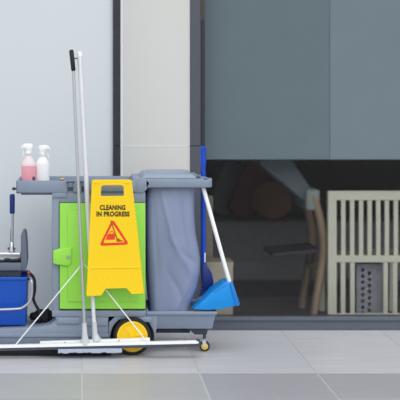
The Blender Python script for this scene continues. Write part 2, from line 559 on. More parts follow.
# lounge chair with curved leg and slanted pad
YL = 8.88
lc = thing('lounge_chair', (X(305, YL), YL, 0), 'wooden lounge chair with curved tan legs and slanted grey cushion behind the window', 'chair')
legpx = [(313.5, 196), (320, 218), (324, 245), (320.5, 275), (316, 300), (313.5, 319.2)]
for yy in (YL, YL + 0.46):
    path = smooth_path([Vector((X(a, YL), yy, Z(b_, YL))) for a, b_ in legpx], 5)
    path[-1].z = 0.0
    bm = tube(path, [0.030 - 0.009 * abs(i / (len(path) - 1) - 0.4) for i in range(len(path))], 10)
    obj('leg', bm, 'brown_wood', lc, 40)
obj('crossbar', tube([Vector((X(318, YL), YL, 0.30)), Vector((X(318, YL), YL + 0.46, 0.30))], 0.014, 8), 'brown_wood', lc, 40)
obj('end_pad', bpx(306, 320.5, 189.5, 211, YL - 0.02, YL + 0.48, 0.02, 3), 'pale_cap', lc, 40)
obj('back_cushion', prism([(306, 203), (258, 163), (268, 150), (285, 150), (313, 190)], YL + 0.03, YL + 0.43, 0.02, 3), 'grey_cush', lc, 40)
obj('seat', prism([(320, 249), (320, 252.5), (272, 257), (272, 253.5)], YL + 0.02, YL + 0.44, 0.006), 'charcoal_d', lc)

# low charcoal bench with cushions
YN = 9.80
be = thing('bench', (X(262, YN), YN, 0), 'long low charcoal upholstered bench at the back behind the window', 'bench')
obj('seat_block', box(X(208, YN), X(420, YN), YN, YN + 0.6, Z(281, YN), Z(221, YN), 0.02, 3), 'charcoal', be, 40)
obj('plinth', box(X(212, YN), X(416, YN), YN + 0.04, YN + 0.58, 0, Z(281, YN) + 0.005), 'black', be)
obj('backrest', box(X(208, YN), X(420, YN), YN + 0.46, YN + 0.6, Z(222, YN), Z(201, YN), 0.02, 3), 'black', be, 40)
def cushion(name, cx, cy, w, h, rot, m, label, yoff, roundness=0.0):
    Yc = YN + 0.42 + yoff
    bm = BM()
    bmesh.ops.create_uvsphere(bm, u_segments=24, v_segments=16, radius=1)
    for v in bm.verts:
        a = v.co.copy()
        sq = 1.0 if roundness else 1 / max(abs(a.x), abs(a.z), 0.35) ** 0.55
        v.co = Vector((a.x * sq * S(w, Yc) / 2, a.y * 0.045, a.z * sq * S(h, Yc) / 2))
    bm.transform(Matrix.Translation(P(cx, cy, Yc)) @ Matrix.Rotation(math.radians(rot), 4, 'Y') @ Matrix.Rotation(math.radians(-12), 4, 'X'))
    lo = min(v.co.z for v in bm.verts); hi = max(v.co.z for v in bm.verts)
    bmesh.ops.translate(bm, verts=bm.verts[:], vec=(0, 0, Z(221, YN) - lo + 0.002))
    t = obj(name, bm, m, None, 60)
    tag(t, label, 'cushion', 'cushions on the charcoal bench')
    obj('piping', tube([P(cx, cy, Yc) + Vector((0, 0, Z(221, YN) - lo + 0.002)) + Matrix.Rotation(math.radians(rot), 3, 'Y') @ Vector((S(w, Yc) * 0.47 * math.cos(a), 0, S(h, Yc) * 0.47 * math.sin(a))) for a in [i * math.pi / 12 for i in range(25)]], 0.006, 6), m, t)
cushion('cushion', 229, 196, 34, 56, 22, 'grey_cush', 'grey cushion leaning on the charcoal bench, nearest the slate post', -0.06)
cushion('cushion', 250, 188, 30, 66, 24, 'red_cush', 'dark red cushion leaning on the charcoal bench', -0.17)
cushion('cushion', 272, 205, 40, 38, 0, 'brown_cush', 'round brown cushion on the charcoal bench', -0.28, 1)

# tan box and taupe pillar near the post
YT = 8.72
tb = thing('cardboard_box', (X(218, YT), YT, 0), 'tan box on the floor behind the window, beside the slate post', 'box')
obj('body', box(X(203, YT), X(233, YT), YT, YT + 0.22, 0, Z(263, YT), 0.005), 'tan_box', tb)
obj('lid', box(X(202.6, YT), X(233.6, YT), YT - 0.003, YT + 0.223, Z(266, YT), Z(262, YT), 0.003), 'tan_box', tb)
pl = thing('display_stand', (X(207, 8.98), 8.98, 0), 'narrow taupe stand rising behind the tan box', 'stand')
obj('post', box(X(200, 8.98), X(213, 8.98), 8.98, 9.08, 0.02, Z(196, 8.98), 0.006), 'taupe', pl)
obj('foot', box(X(197, 8.98), X(216, 8.98), 8.97, 9.11, 0, 0.02, 0.005), 'taupe', pl)

# ------------------------------------------------------------------ the janitor cart
YF, YK = 7.68, 8.12            # front and back of the cart body
cart = thing('janitor_cart', (X(105, YF), (YF + YK) / 2, 0), 'blue grey plastic janitor cart with lime green door', 'cart')
def part(name, bm, m, parent=None, smooth=35): return obj(name, bm, m, parent or cart, smooth)
WC, WY, WR = (132.2, 336.0), 7.655, 0.103
wx, wz = X(132.2, WY), WR

# chassis deck with wheel arch
arch = []
for i in range(13):
    a = math.pi * (1 - i / 12)
    arch.append((132.2 + 22.5 * math.cos(a), 337 - 22.0 * math.sin(a)))
ch_pts = [(-30, 330), (40, 327.5), (50, 325.5), (55.5, 322.5), (55.5, 316), (110, 316)]
arch_c = [p for p in arch if p[1] < 337]
deck = prism([(-30, 345), (-30, 330), (38, 327.5), (50, 325), (55.5, 321), (55.5, 315), (118, 315)] +
             [(110, 322.5), (109.6, 330), (109.5, 345)], YF, YK, 0.004)
part('deck', deck, 'cart')
part('deck_edge', prism([(-30, 334.5), (-30, 337.5), (109, 337.5), (109, 334.5)], YF - 0.006, YF + 0.01, 0.002), 'cart')
part('fender', outline_mesh([[(108, 345), (108, 315), (157.5, 315), (157.5, 324), (155, 337)] + [(132.2 + 22 * math.cos(a), 337 - 21.5 * math.sin(a)) for a in [i * math.pi / 14 for i in range(15)]]], YF, 0.02, 0.002), 'cart')
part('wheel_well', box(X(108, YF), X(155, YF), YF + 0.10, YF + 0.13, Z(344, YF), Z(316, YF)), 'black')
part('axle_rail', bpx(108, 157, 315, 319.5, YF + 0.005, YK, 0.004), 'cart')
part('underside_shade', bpx(-30, 111, 347.6, 355.4, 7.614, YK - 0.02, 0.003), 'black')  # black strip added in place of the shadow under the cart
part('deck_block', bpx(57, 80, 317.5, 324, YF - 0.012, YF + 0.02, 0.004), 'cart')
part('deck_block', bpx(86, 108, 318, 326, YF - 0.010, YF + 0.02, 0.004), 'cart')
part('axle_bracket', prism([(134, 319), (148, 316.5), (152, 318), (151, 322), (140, 322.5)], YF - 0.02, YF + 0.03, 0.003), 'cart')

# big wheels
def big_wheel(yc):
    h = 0.022
    c = (wx, yc, wz)
    w = part('wheel', lathe((wx, yc, wz), [(0.02, -h * 0.9), (0.02, h * 0.9)], 16, 'y'), 'hub')
    obj('tyre', lathe((wx, yc, wz), [(0.082, -h), (0.096, -h), (WR, -h * 0.55), (WR, h * 0.55), (0.096, h), (0.082, h)], 40, 'y', loop=True), 'black', w, 50)
    obj('rim', ring_y(c, 0.0835, 0.072, yc - h * 1.08, yc + h * 1.08, 40), 'hub', w, 40)
    obj('rim_disc', lathe((wx, yc, wz), [(0.073, -h * 0.8), (0.073, h * 0.8)], 32, 'y'), 'hub', w, 40)
    for k in range(6):
        a = k * math.pi / 3 + 0.35
        b = box(-0.004, 0.004, yc - h * 0.95, yc - h * 0.6, 0.015, 0.073, 0.001, 1)
        b.transform(Matrix.Translation((wx, 0, wz)) @ Matrix.Rotation(a, 4, 'Y'))
        obj('spoke', b, 'hub', w)
    obj('hub_cap', lathe((wx, yc, wz), [(0.018, -h * 1.15), (0.021, -h * 0.9), (0.021, 0)], 20, 'y'), 'hub', w, 40)
    return w
big_wheel(WY)
big_wheel(YK + 0.03)
part('axle', tube([(wx, WY, wz), (wx, YK + 0.03, wz)], 0.009, 10), 'cart_d')

# castors
def castor(px, yc, zt, r=0.029):
    cx = X(px, 7.76)
    f = part('castor', box(cx - 0.014, cx + 0.010, yc - 0.018, yc + 0.018, 2 * r + 0.004, 2 * r + 0.012, 0.002), 'socket')
    obj('stem', tube([(cx, yc, 2 * r + 0.008), (cx, yc, zt)], 0.009, 10), 'cart_d', f, 40)
    for s in (-1, 1):
        b = box(-0.010, 0.010, yc + s * 0.016 - 0.002, yc + s * 0.016 + 0.002, -0.006, r + 0.012, 0.001, 1)
        b.transform(Matrix.Translation((cx, 0, r)) @ Matrix.Rotation(math.radians(-8), 4, 'Y'))
        obj('fork', b, 'socket', f)
    obj('tyre', lathe((cx, yc, r), [(0.019, -0.012), (r - 0.003, -0.012), (r, -0.007), (r, 0.007), (r - 0.003, 0.012), (0.019, 0.012)], 24, 'y', loop=True), 'black', f, 50)
    obj('hub', lathe((cx, yc, r), [(0.008, -0.0135), (0.0195, -0.0115), (0.0195, 0.0115), (0.008, 0.0135)], 20, 'y'), 'hub', f, 50)
castor(204.5, 7.76, Z(335, YF))
castor(-20, 7.76, Z(343, YF))
castor(-20, 8.05, Z(343, YF))

# cabinet shell, framing and door
part('cabinet', bpx(52.5, 145.6, 193, 317, YF + 0.012, YK, 0.004), 'cart')
part('side_post', bpx(52, 59.2, 196, 316.5, YF, YF + 0.04, 0.005), 'cart')
part('top_bar', bpx(58.5, 145.4, 192, 202.6, YF, YF + 0.03, 0.004), 'cart')
part('bottom_bar', bpx(52, 146.2, 310.5, 316.8, YF - 0.004, YF + 0.03, 0.004), 'cart')
part('sill_shadow_gap', bpx(60, 145, 308.6, 311, YF + 0.002, YF + 0.02), 'black')
door = part('door', bpx(59.6, 145.4, 203.2, 309.2, YF - 0.014, YF + 0.012, 0.006, 3), 'green')
obj('raised_panel', bpx(67.5, 138.5, 212, 302, YF - 0.023, YF - 0.008, 0.006, 2), 'green', door, 35)
lt = obj('latch', prism([(53, 251), (58, 249), (71.5, 247.4), (71.5, 264), (68, 266), (55, 264.5), (53, 263)], YF - 0.034, YF - 0.006, 0.005, 3), 'green', door, 35)
obj('lock', lathe((X(68.3, YF - 0.03), YF - 0.036, Z(256.8, YF - 0.03)), [(0.009, -0.004), (0.012, 0), (0.012, 0.008)], 20, 'y'), 'chrome', door, 40)

# upper tray: open box with rim
def upper_tray():
    x0, x1 = X(16.3, YF), X(136, YF)
    zt, zb = Z(180.6, YF), Z(193.6, YF)
    t = 0.014
    bm = box(x0, x1, YF, YF + t, zb, zt, 0.004)
    merge(bm, box(x0, x1, YK - t, YK, zb, zt, 0.004))
    merge(bm, box(x0, x0 + t, YF, YK, zb, zt, 0.004))
    merge(bm, box(x1 - t, x1, YF, YK, zb, zt, 0.004))
    merge(bm, box(x0 + 0.004, x1 - 0.004, YF + 0.004, YK - 0.004, zb, zb + 0.012, 0.003))
    return bm
tr = part('upper_tray', upper_tray(), 'cart')
ZTF = Z(193.6, YF) + 0.012      # tray floor
obj('front_lip', bpx(17, 67.5, 180.6, 192.6, YF - 0.010, YF + 0.004, 0.004), 'cart', tr, 35)
obj('underside_lip', bpx(21, 53, 193.2, 194.8, YF + 0.012, YF + 0.3, 0.002), 'cart_d', tr)
obj('corner_block', bpx(52.3, 66.5, 192.5, 197.6, YF - 0.008, YF + 0.04, 0.003), 'cart', tr, 35)
obj('clip_block', bpx(73.2, 81.4, 180, 192, YF - 0.016, YF + 0.004, 0.004), 'cart', tr, 35)
obj('clip_block', bpx(86.2, 98, 179.6, 191.8, YF - 0.016, YF + 0.004, 0.004), 'cart', tr, 35)
obj('clip_block', bpx(98, 136, 180, 191.6, YF - 0.012, YF + 0.004, 0.004), 'cart', tr, 35)
obj('clip_slot', bpx(68, 73, 187, 191, YF - 0.006, YF + 0.004, 0.001, 1), 'cart_d', tr)
obj('clip_slot', bpx(81.6, 86, 186.6, 191.4, YF - 0.006, YF + 0.004, 0.001, 1), 'cart_d', tr)
for c in (70.4, 83.6):
    obj('pole_clip', tube(smooth_path([P(c - 2.5, 182, YF - 0.004), P(c - 3.2, 182, YF - 0.03), P(c + 3.2, 182, YF - 0.03), P(c + 2.5, 182, YF - 0.004)], 4), 0.004, 8), 'cart_d', tr, 40)
obj('end_knob', lathe((X(12.2, YF + 0.12), YF + 0.12, Z(190.2, YF)), [(0.006, 0), (0.009, 0.004), (0.009, 0.014), (0.006, 0.016), (0.006, X(17, YF) - X(12.2, YF))], 12, 'x'), 'cart_d', tr, 40)

# bag frame and lid
def bag_frame():
    x0, x1 = X(134, YF), X(208, YF)
    zt, zb = Z(178.6, YF), Z(187.8, YF)
    t = 0.03
    bm = box(x0, x1, YF, YF + t, zb, zt, 0.006)
    merge(bm, box(x0, x1, YK - t, YK, zb, zt, 0.006))
    merge(bm, box(x0, x0 + 0.05, YF, YK, zb, zt, 0.006))
    merge(bm, box(x1 - t, x1, YF, YK, zb, zt, 0.006))
    return bm
bf = part('bag_frame', bag_frame(), 'cart')
obj('frame_shoulder', prism([(133, 177.8), (146, 178.6), (150, 183), (147, 189), (143.5, 193), (133.5, 192.6)], YF - 0.008, YF + 0.05, 0.004), 'cart', bf, 35)
obj('frame_lip', bpx(146, 210, 180, 187.4, YF - 0.008, YF + 0.006, 0.003), 'cart', bf, 35)
# holder for pole and dustpan at the right end
hx = X(207.6, 7.80)
obj('tool_holder', lathe((X(207, 7.80), 7.80, Z(187.4, 7.80)), [(0.020, 0), (0.028, 0.006), (0.028, 0.045), (0.024, 0.052), (0.012, 0.052)], 20), 'lid', bf, 40)
obj('tool_holder', box(X(203, YF), X(211, YF), YF + 0.002, YF + 0.30, Z(187.5, YF), Z(179, YF), 0.01, 3), 'cart', bf, 35)
ld = part('lid', frustum(X(145.5, YF), X(193, YF), X(141.5, YF), X(197, YF), YF + 0.03, YK - 0.02, YF + 0.008, YK, Z(178.4, YF), Z(174.0, YF), 0.004), 'lid')
obj('lid_panel', box(X(149, YF), X(190, YF), YF + 0.05, YK - 0.05, Z(174.4, YF), Z(173.1, YF), 0.003), 'lid', ld, 35)
obj('hinge', box(X(196, YF), X(199, YF), YF + 0.12, YK - 0.12, Z(179, YF), Z(175.6, YF), 0.003), 'cart', ld, 35)

# lower bag tray
zt_, zb_ = Z(311.2, YF), Z(329.2, YF)
bt = part('bag_tray', tub(X(148, YF), X(216.3, YF), X(151.5, YF), X(212.5, YF), YF + 0.0, YK, YF + 0.015, YK - 0.015, zb_, zt_, 0.014, 0.003), 'cart')
rim = box(X(146.4, YF), X(217, YF), YF - 0.012, YF + 0.014, Z(314.6, YF), zt_, 0.004)
merge(rim, box(X(146.4, YF), X(217, YF), YK - 0.014, YK + 0.012, Z(314.6, YF), zt_, 0.004))
merge(rim, box(X(214.5, YF), X(217, YF), YF, YK, Z(314.6, YF), zt_, 0.004))
merge(rim, box(X(146.4, YF), X(149, YF), YF, YK, Z(314.6, YF), zt_, 0.004))
obj('rim', rim, 'cart', bt, 35)
part('castor_mount', frustum(X(187, YF), X(209, YF), X(196, YF), X(208, YF), YF + 0.05, YK - 0.04, YF + 0.06, YK - 0.05, Z(336.5, YF), zb_ + 0.002, 0.004), 'cart_d')
part('under_beam', bpx(150, 190, 329, 333, YF + 0.15, YF + 0.25, 0.003), 'cart_d')

# waste bag: closed loft with soft folds
def waste_bag():
    from mathutils import noise
    rows = 60; n = 120
    ztop, zbot = Z(183.5, YF), Z(311.5, YF) - 0.03
    bm = BM(); rings = []
    rnd = random.Random(3)
    ph = [rnd.uniform(0, 6.28) for _ in range(8)]
    creases = [(-0.45, 0.02, 0.25, 0.60, -0.010, 0.03), (0.35, 0.05, 0.5, 0.5, 0.009, 0.03), (-0.1, 0.4, 0.75, 0.72, -0.012, 0.03), (0.15, 0.5, 0.9, 0.62, 0.010, 0.022), (-0.7, 0.1, -0.55, 0.9, 0.007, 0.035), (-0.3, 0.65, 0.7, 0.95, 0.010, 0.03), (0.7, 0.66, 0.3, 0.98, -0.010, 0.025)]
    for j in range(rows + 1):
        t = j / rows                      # 0 top .. 1 bottom
        z = ztop + (zbot - ztop) * t
        py = PY + (H - z) / YF * F
        def lerp(tab):
            for (a, va), (b, vb) in zip(tab, tab[1:]):
                if py <= b: return va + (vb - va) * max(0, (py - a)) / (b - a)
            return tab[-1][1]
        xl = lerp([(183, 147.4), (200, 146.4), (250, 146.8), (285, 148.2), (300, 149.4), (312, 150.5)])
        xr = lerp([(183, 197.5), (195, 196.5), (215, 196.2), (235, 197.6), (250, 200.4), (262, 202.2), (275, 201.6), (290, 198.8), (300, 195.2), (306, 192.6), (312, 191)])
        y0 = YF + 0.038 - 0.018 * math.sin(math.pi * min(1, t * 1.1)); y1 = YK - 0.035
        cx = (X(xl, YF) + X(xr, YF)) / 2; hw = (X(xr, YF) - X(xl, YF)) / 2
        cy = (y0 + y1) / 2; hd = (y1 - y0) / 2
        ring = []
        for k in range(n):
            a = 2 * math.pi * k / n
            ca, sa = math.cos(a), math.sin(a)
            q = 5.0
            r = (abs(ca) ** q + abs(sa) ** q) ** (-1 / q)
            fold = 0.002 * math.sin(3 * a + ph[0] + 1.2 * t) + 0.0015 * math.sin(7 * a + ph[1] - 2 * t)
            q3 = Vector((hw * r * ca * 5.0 + 1.2 * t, sa * 1.2, t * 1.6))
            fold += 0.006 * noise.noise(q3) + 0.004 * noise.noise(q3 * 2.3)
            if sa < 0:                                 # sharp creases on the front
                u = max(-1, min(1, r * ca))
                for u0, t0, u1, t1, amp, wd in creases:
                    du, dt = u1 - u0, t1 - t0
                    L = du * du * 0.16 + dt * dt
                    k_ = max(0, min(1, ((u - u0) * du * 0.16 + (t - t0) * dt) / L))
                    dd = math.hypot((u - u0 - k_ * du) * 0.4, t - t0 - k_ * dt)
                    fold += 0.6 * amp * math.exp(-(dd / wd) ** 1.2) * math.sin(math.pi * (0.12 + 0.76 * k_))
            x = cx + hw * r * ca * (1 + fold * 0.15)
            y = cy + hd * r * sa
            if sa < -0.3: y += fold * 1.5
            ring.append(bm.verts.new((x, y, z)))
        rings.append(ring)
    for a, b in zip(rings, rings[1:]):
        for k in range(n):
            bm.faces.new((a[k], a[(k + 1) % n], b[(k + 1) % n], b[k]))
    bm.faces.new(rings[-1])
    return bm
wb = obj('waste_bag', waste_bag(), 'bag', None, 70)
tag(wb, 'blue grey vinyl waste bag hanging from the cart frame under the lid', 'bag')
zt2 = Z(183.5, YF)
obj('hem', box(X(149, YF), X(196.6, YF), YF + 0.032, YF + 0.040, zt2 - 0.028, zt2, 0.002, 1), 'bag', wb)

# ------------------------------------------------------------------ mop bucket and wringer on the deck
YBk = 7.72
zd = Z(327.6, YF) + 0.004       # deck top
bk = thing('mop_bucket', (X(2, YBk), YBk + 0.15, zd), 'bright blue plastic mop bucket on the cart deck', 'bucket')
obj('body', tub(X(-26, YBk), X(27.2, YBk), X(-23, YBk), X(25.2, YBk), YBk, YBk + 0.30, YBk + 0.012, YBk + 0.288, zd, Z(277, YBk), 0.008, 0.004), 'blue', bk, 35)
rimb = box(X(-27, YBk), X(28, YBk), YBk - 0.008, YBk + 0.006, Z(280, YBk), Z(277, YBk), 0.003)
merge(rimb, box(X(-27, YBk), X(28, YBk), YBk + 0.294, YBk + 0.308, Z(280, YBk), Z(277, YBk), 0.003))
merge(rimb, box(X(26.4, YBk), X(28, YBk), YBk - 0.008, YBk + 0.308, Z(280, YBk), Z(277, YBk), 0.003))
merge(rimb, box(X(-27, YBk), X(-25.4, YBk), YBk - 0.008, YBk + 0.308, Z(280, YBk), Z(277, YBk), 0.003))
obj('rim', rimb, 'blue', bk, 35)
YH = YBk - 0.03
bail = smooth_path([P(28.8, 277.5, YBk + 0.02), P(31.6, 281, YH), P(32, 292, YH), P(30.6, 299.5, YH), P(28, 303.5, YH), P(22.5, 307.6, YH), P(18, 308.8, YH), P(0, 309.6, YH), P(-18, 309.2, YH), P(-28, 302, YH), P(-29, 285, YH), P(-28, 278, YBk + 0.02)], 5)
obj('bail_handle', tube(bail, 0.0068, 10), 'grey_pole', bk, 50)
obj('bail_pivot', lathe((X(28.4, YBk), YBk + 0.02, Z(278.6, YBk)), [(0.012, -0.008), (0.012, 0.012)], 14, 'x'), 'cart_d', bk, 40)
obj('bail_pivot', lathe((X(-28.4, YBk), YBk + 0.02, Z(278.6, YBk)), [(0.012, -0.008), (0.012, 0.012)], 14, 'x'), 'cart_d', bk, 40)

wr = thing('mop_wringer', (X(2, YBk), YBk + 0.1, Z(277, YBk)), 'grey mop wringer with chrome lever and blue grip sitting in the blue bucket', 'wringer')
YR = YBk + 0.012
obj('basket', tub(X(-24, YR), X(21.5, YR), X(-20, YR), X(19, YR), YR + 0.01, YR + 0.2, YR + 0.02, YR + 0.18, Z(291, YR), Z(268, YR), 0.006, 0.002), 'cart_d', wr)
for i in range(8):
    c = 1 + i * 2.5
    obj('basket_rib', bpx(c, c + 1.0, 269.5, 277.5, YR + 0.008, YR + 0.018, 0.001, 1), 'cart_d', wr)
obj('front_plate', bpx(-26, 21.5, 263, 270.6, YR - 0.012, YR + 0.03, 0.005), 'wring', wr, 35)
obj('back_plate', bpx(-24, 22.5, 256, 270, YR + 0.18, YR + 0.21, 0.005), 'wring', wr, 35)
obj('side_plate', prism([(21, 270), (20.8, 236), (21.8, 232.5), (24, 231.8), (25.6, 233.5), (26.6, 245), (27, 262), (26, 270), (24, 270.6)], YR - 0.006, YR + 0.20, 0.004), 'wring', wr, 35)
obj('side_plate', prism([(-22, 270), (-21.8, 236), (-24, 231.8), (-26.6, 245), (-27, 262), (-26, 270)], YR - 0.006, YR + 0.20, 0.004), 'wring', wr, 35)
obj('press_plate', bpx(-22, 20.6, 257, 260.8, YR + 0.03, YR + 0.14, 0.003), 'socket', wr)
obj('cross_bar', bpx(-24, 21, 252.6, 255.8, YR + 0.015, YR + 0.045, 0.006, 3), 'chrome', wr, 40)
obj('mop_strand_pad', tube(smooth_path([P(a, b_, YR + 0.02) for a, b_ in ((-20, 260), (-8, 259), (2, 261.5), (7, 259.6), (13, 260.6), (20.5, 259.4))], 4), 0.009, 8), 'black', wr, 50)
obj('lever', tube([P(11.6, 253, YR + 0.03), P(12.2, 213, YR + 0.03)], 0.0095, 12), 'chrome', wr, 40)
lvj = obj('lever_joint', lathe(P(11.6, 253, YR + 0.03), [(0.016, 0), (0.018, 0.01), (0.012, 0.03), (0.012, 0.055), (0.0095, 0.06)], 14), 'chrome', wr, 40)
obj('bolt', lathe(P(11.6, 248.5, YR + 0.03), [(0.006, -0.022), (0.006, 0.022)], 10, 'x'), 'cart_d', lvj, 40)
obj('grip', lathe(P(12.2, 213.6, YR + 0.03), [(0.012, 0), (0.0145, 0.004), (0.0145, 0.10), (0.011, 0.108)], 16), 'navy', wr, 40)

# black hose and cloth beside the bucket
YO = 7.78
hs = tag(obj('black_hose', tube(smooth_path([P(26, 271.5, YO), P(30, 273.5, YO), P(34.2, 279, YO - .01), P(34.8, 290, YO - .01), P(33.4, 299, YO), P(38, 309, YO), P(44.5, 319.5, YO), P(46, 322.5, YO + 0.03)], 5), 0.0085, 10), 'black', None, 50),
         'thin black hose curving down beside the blue bucket', 'hose')
obj('collar', tube([P(27.5, 272.2, YO), P(29.6, 273.4, YO)], 0.0115, 10), 'orange', hs, 40)
def rag():
    bm = BM()
    bmesh.ops.create_icosphere(bm, subdivisions=4, radius=1)
    from mathutils import noise
    for v in bm.verts:
        d = 1 + 0.28 * noise.noise(v.co * 2.3) + 0.15 * noise.noise(v.co * 5.1)
        v.co = Vector((v.co.x * 0.064 * d, v.co.y * 0.09 * d, max(v.co.z, -0.35) * 0.040 * d * (1.0 + 0.35 * v.co.x)))
    lo = min(v.co.z for v in bm.verts)
    c = P(41.5, 326, YO + 0.1)
    bmesh.ops.translate(bm, verts=bm.verts[:], vec=(c.x, YO + 0.10, Z(326.4, YF) - lo + 0.001))
    return bm
rg = tag(obj('cleaning_cloth', rag(), 'rag', None, 80), 'crumpled black cloth on the deck between bucket and cabinet', 'cloth')

# ------------------------------------------------------------------ spray bottles in the tray
def spray(px, Yb, m_body, m_top, label, flip, w, ytop, liquid):
    c = (X(px, Yb), Yb, ZTF)
    t = thing('spray_bottle', c, label, 'spray bottle', 'spray bottles in the cart tray')
    R = S(w / 2, Yb)
    top = Z(ytop, Yb) - ZTF
    neck = top - S(10, Yb)
    zs = Z(164.5, Yb) - ZTF            # shoulder starts
    body = [(R * .92, 0.0), (R, 0.008), (R, zs), (R * .93, zs + .010), (R * .70, zs + .026), (R * .42, neck - .010), (R * .36, neck)]
    b = obj('bottle', lathe(c, body, 28, 'z', 1, 0.72), m_body, t, 50)
    if liquid:
        zl = Z(165.8, Yb) - ZTF
        obj('liquid', lathe(c, [(R * .94, 0.004), (R * 1.012, 0.01), (R * 1.012, zl), (R * .9, zl)], 28, 'z', 1, 0.73), 'pink', b, 50)
        obj('sticker', box(c[0] + R * .55, c[0] + R * .9, c[1] - R * 0.64, c[1] - R * 0.3, c[2] + 0.052, c[2] + 0.072, 0.001, 1), 'cart_d', b)
    obj('collar', lathe((c[0], c[1], c[2] + neck - 0.004), [(R * .44, 0), (R * .46, .003), (R * .46, .016), (R * .38, .02)], 20), m_top, t, 40)
    s = -1 if flip else 1
    yt = ytop
    head = [(px - s * 3.4, yt + 10), (px - s * 3.0, yt + 5.5), (px - s * 4.6, yt + 2.2), (px - s * 3.2, yt + .3), (px + s * 3, yt), (px + s * 6.0, yt + 1.2), (px + s * 8.2, yt + 4.6), (px + s * 7.4, yt + 5.6), (px + s * 5.2, yt + 4.6), (px + s * 2.4, yt + 5.0), (px + s * 2.6, yt + 10)]
    obj('spray_head', prism(head, Yb - 0.016, Yb + 0.016, 0.003), m_top, t, 35)
    trig = [(px + s * 4.4, yt + 5), (px + s * 5.6, yt + 5), (px + s * 5.8, yt + 9), (px + s * 7.0, yt + 12.5), (px + s * 6.0, yt + 13), (px + s * 4.6, yt + 9.4)]
    obj('trigger', prism(trig, Yb - 0.006, Yb + 0.006, 0.0015, 1), m_top, t)
    return t
spray(28.6, 7.86, 'frosted', 'white', 'clear spray bottle of pink liquid with white trigger head, in the cart tray', True, 14.4, 143.6, True)
spray(42.6, 7.88, 'white', 'white', 'plain white spray bottle with white trigger head, in the cart tray', False, 14.0, 145.0, False)
# small yellow and black scrub pad in the tray
sp = thing('scrub_pad', (X(62, 8.0), 8.0, ZTF), 'small yellow and black scrub pad in the tray beside the spray bottles', 'sponge')
obj('foam', box(X(60, 8.0), X(64.5, 8.0), 7.98, 8.02, ZTF + 0.0, Z(178.4, 8.0), 0.006, 2), 'hub', sp, 35)
obj('scourer', box(X(60, 8.0), X(64.5, 8.0), 7.97, 7.982, ZTF, Z(179.2, 8.0), 0.002, 1), 'black', sp)

# ------------------------------------------------------------------ yellow folding sign
YS = 7.545
sg = thing('caution_sign', (X(115, YS), YS + 0.02, Z(296, YS)), 'yellow folded CLEANING IN PROGRESS sign hanging on the front of the cart', 'sign')
def sign_outline():
    o = [(93.4, 179.8), (130.2, 179.6), (131.8, 181), (138, 235), (144.2, 293.6), (131.6, 294.2), (126.6, 288.2), (106, 288.8), (101.2, 295.6), (86.8, 296.4), (86.4, 294), (89.2, 235), (91.9, 181.2)]
    hole = [(101.6, 186), (104, 185.4), (121, 185.3), (123.4, 186.2), (124.0, 195.2), (123, 196), (101.6, 196.2), (100.6, 195)]
    return [o, hole]
obj('front_leaf', outline_mesh(sign_outline(), YS, 0.014, 0.002), 'yellow', sg)
obj('back_leaf', outline_mesh(sign_outline(), YS + 0.018, 0.014, 0.002), 'yellow', sg)
for c in (97, 127):
    obj('hinge', bpx(c - 2.6, c + 2.6, 181.8, 183.8, YS - 0.003, YS + 0.03, 0.002, 1), 'yellow', sg)
obj('ridge', prism([(90.5, 267.2), (139.8, 266.6), (139.9, 268.2), (90.4, 268.8)], YS - 0.003, YS + 0.004, 0.0015, 1), 'yellow', sg)
for i in range(6):
    x = 95 + i * 6.0 + (8 if i >= 3 else 0)
    s = 1 if i < 3 else -1
    obj('rib', prism([(x, 273.5), (x + 1.2, 273.5), (x + 1.2 + s * 5, 284), (x + s * 5, 284)], YS - 0.0010, YS + 0.004, 0.0005, 1), 'yellow', sg)
tx = obj('lettering', text_bm('CLEANING', 112.6, 210.2, 25.6, 5.3, YS - 0.0004, 0.05), 'ink', sg)
tx['label'] = 'black word CLEANING'
tx = obj('lettering', text_bm('IN PROGRESS', 113.0, 216.6, 33.2, 5.2, YS - 0.0004, 0.05), 'ink', sg)
tx['label'] = 'black words IN PROGRESS'
def rtri(pts, r):
    out = []
    n = len(pts)
    for i in range(n):
        p = Vector(pts[i]); a = Vector(pts[i - 1]); b = Vector(pts[(i + 1) % n])
        u = p + (a - p).normalized() * r; w = p + (b - p).normalized() * r
        for k in range(5):
            t = k / 4
            out.append(tuple((1 - t) ** 2 * u + 2 * t * (1 - t) * p + t * t * w))
    return out
tri = obj('warning_triangle', outline_mesh([rtri([(112.6, 218.6), (99.0, 246.0), (129.4, 244.6)], 4.2), rtri([(112.7, 223.6), (103.0, 243.2), (125.2, 242.2)], 2.4)], YS - 0.0006, 0.002), 'red', sg)
tri['label'] = 'red warning triangle with bucket and mop'
obj('bucket_symbol', prism([(107.2, 235), (108.4, 234), (114, 233.6), (115.2, 234.6), (115.0, 239.6), (105.8, 240)], YS - 0.0006, YS + 0.001), 'red', tri)
obj('bucket_bail_symbol', prism([(109.4, 234.4), (109.8, 231.4), (112.8, 230.8), (114.4, 233.8), (113.4, 233.8), (112.4, 231.8), (110.6, 232.2), (110.2, 234.4)], YS - 0.0006, YS + 0.001), 'red', tri)
obj('mop_handle_symbol', prism([(110.0, 220.8), (111.2, 220.4), (118.0, 239.6), (116.9, 240.0)], YS - 0.0009, YS + 0.001), 'brown_ink', tri)
obj('mop_head_symbol', prism([(116.2, 238.6), (118.6, 238.2), (120.4, 239.8), (124.0, 241.0), (120, 241.8), (116.4, 241.6)], YS - 0.0007, YS + 0.001), 'brown_ink', tri)

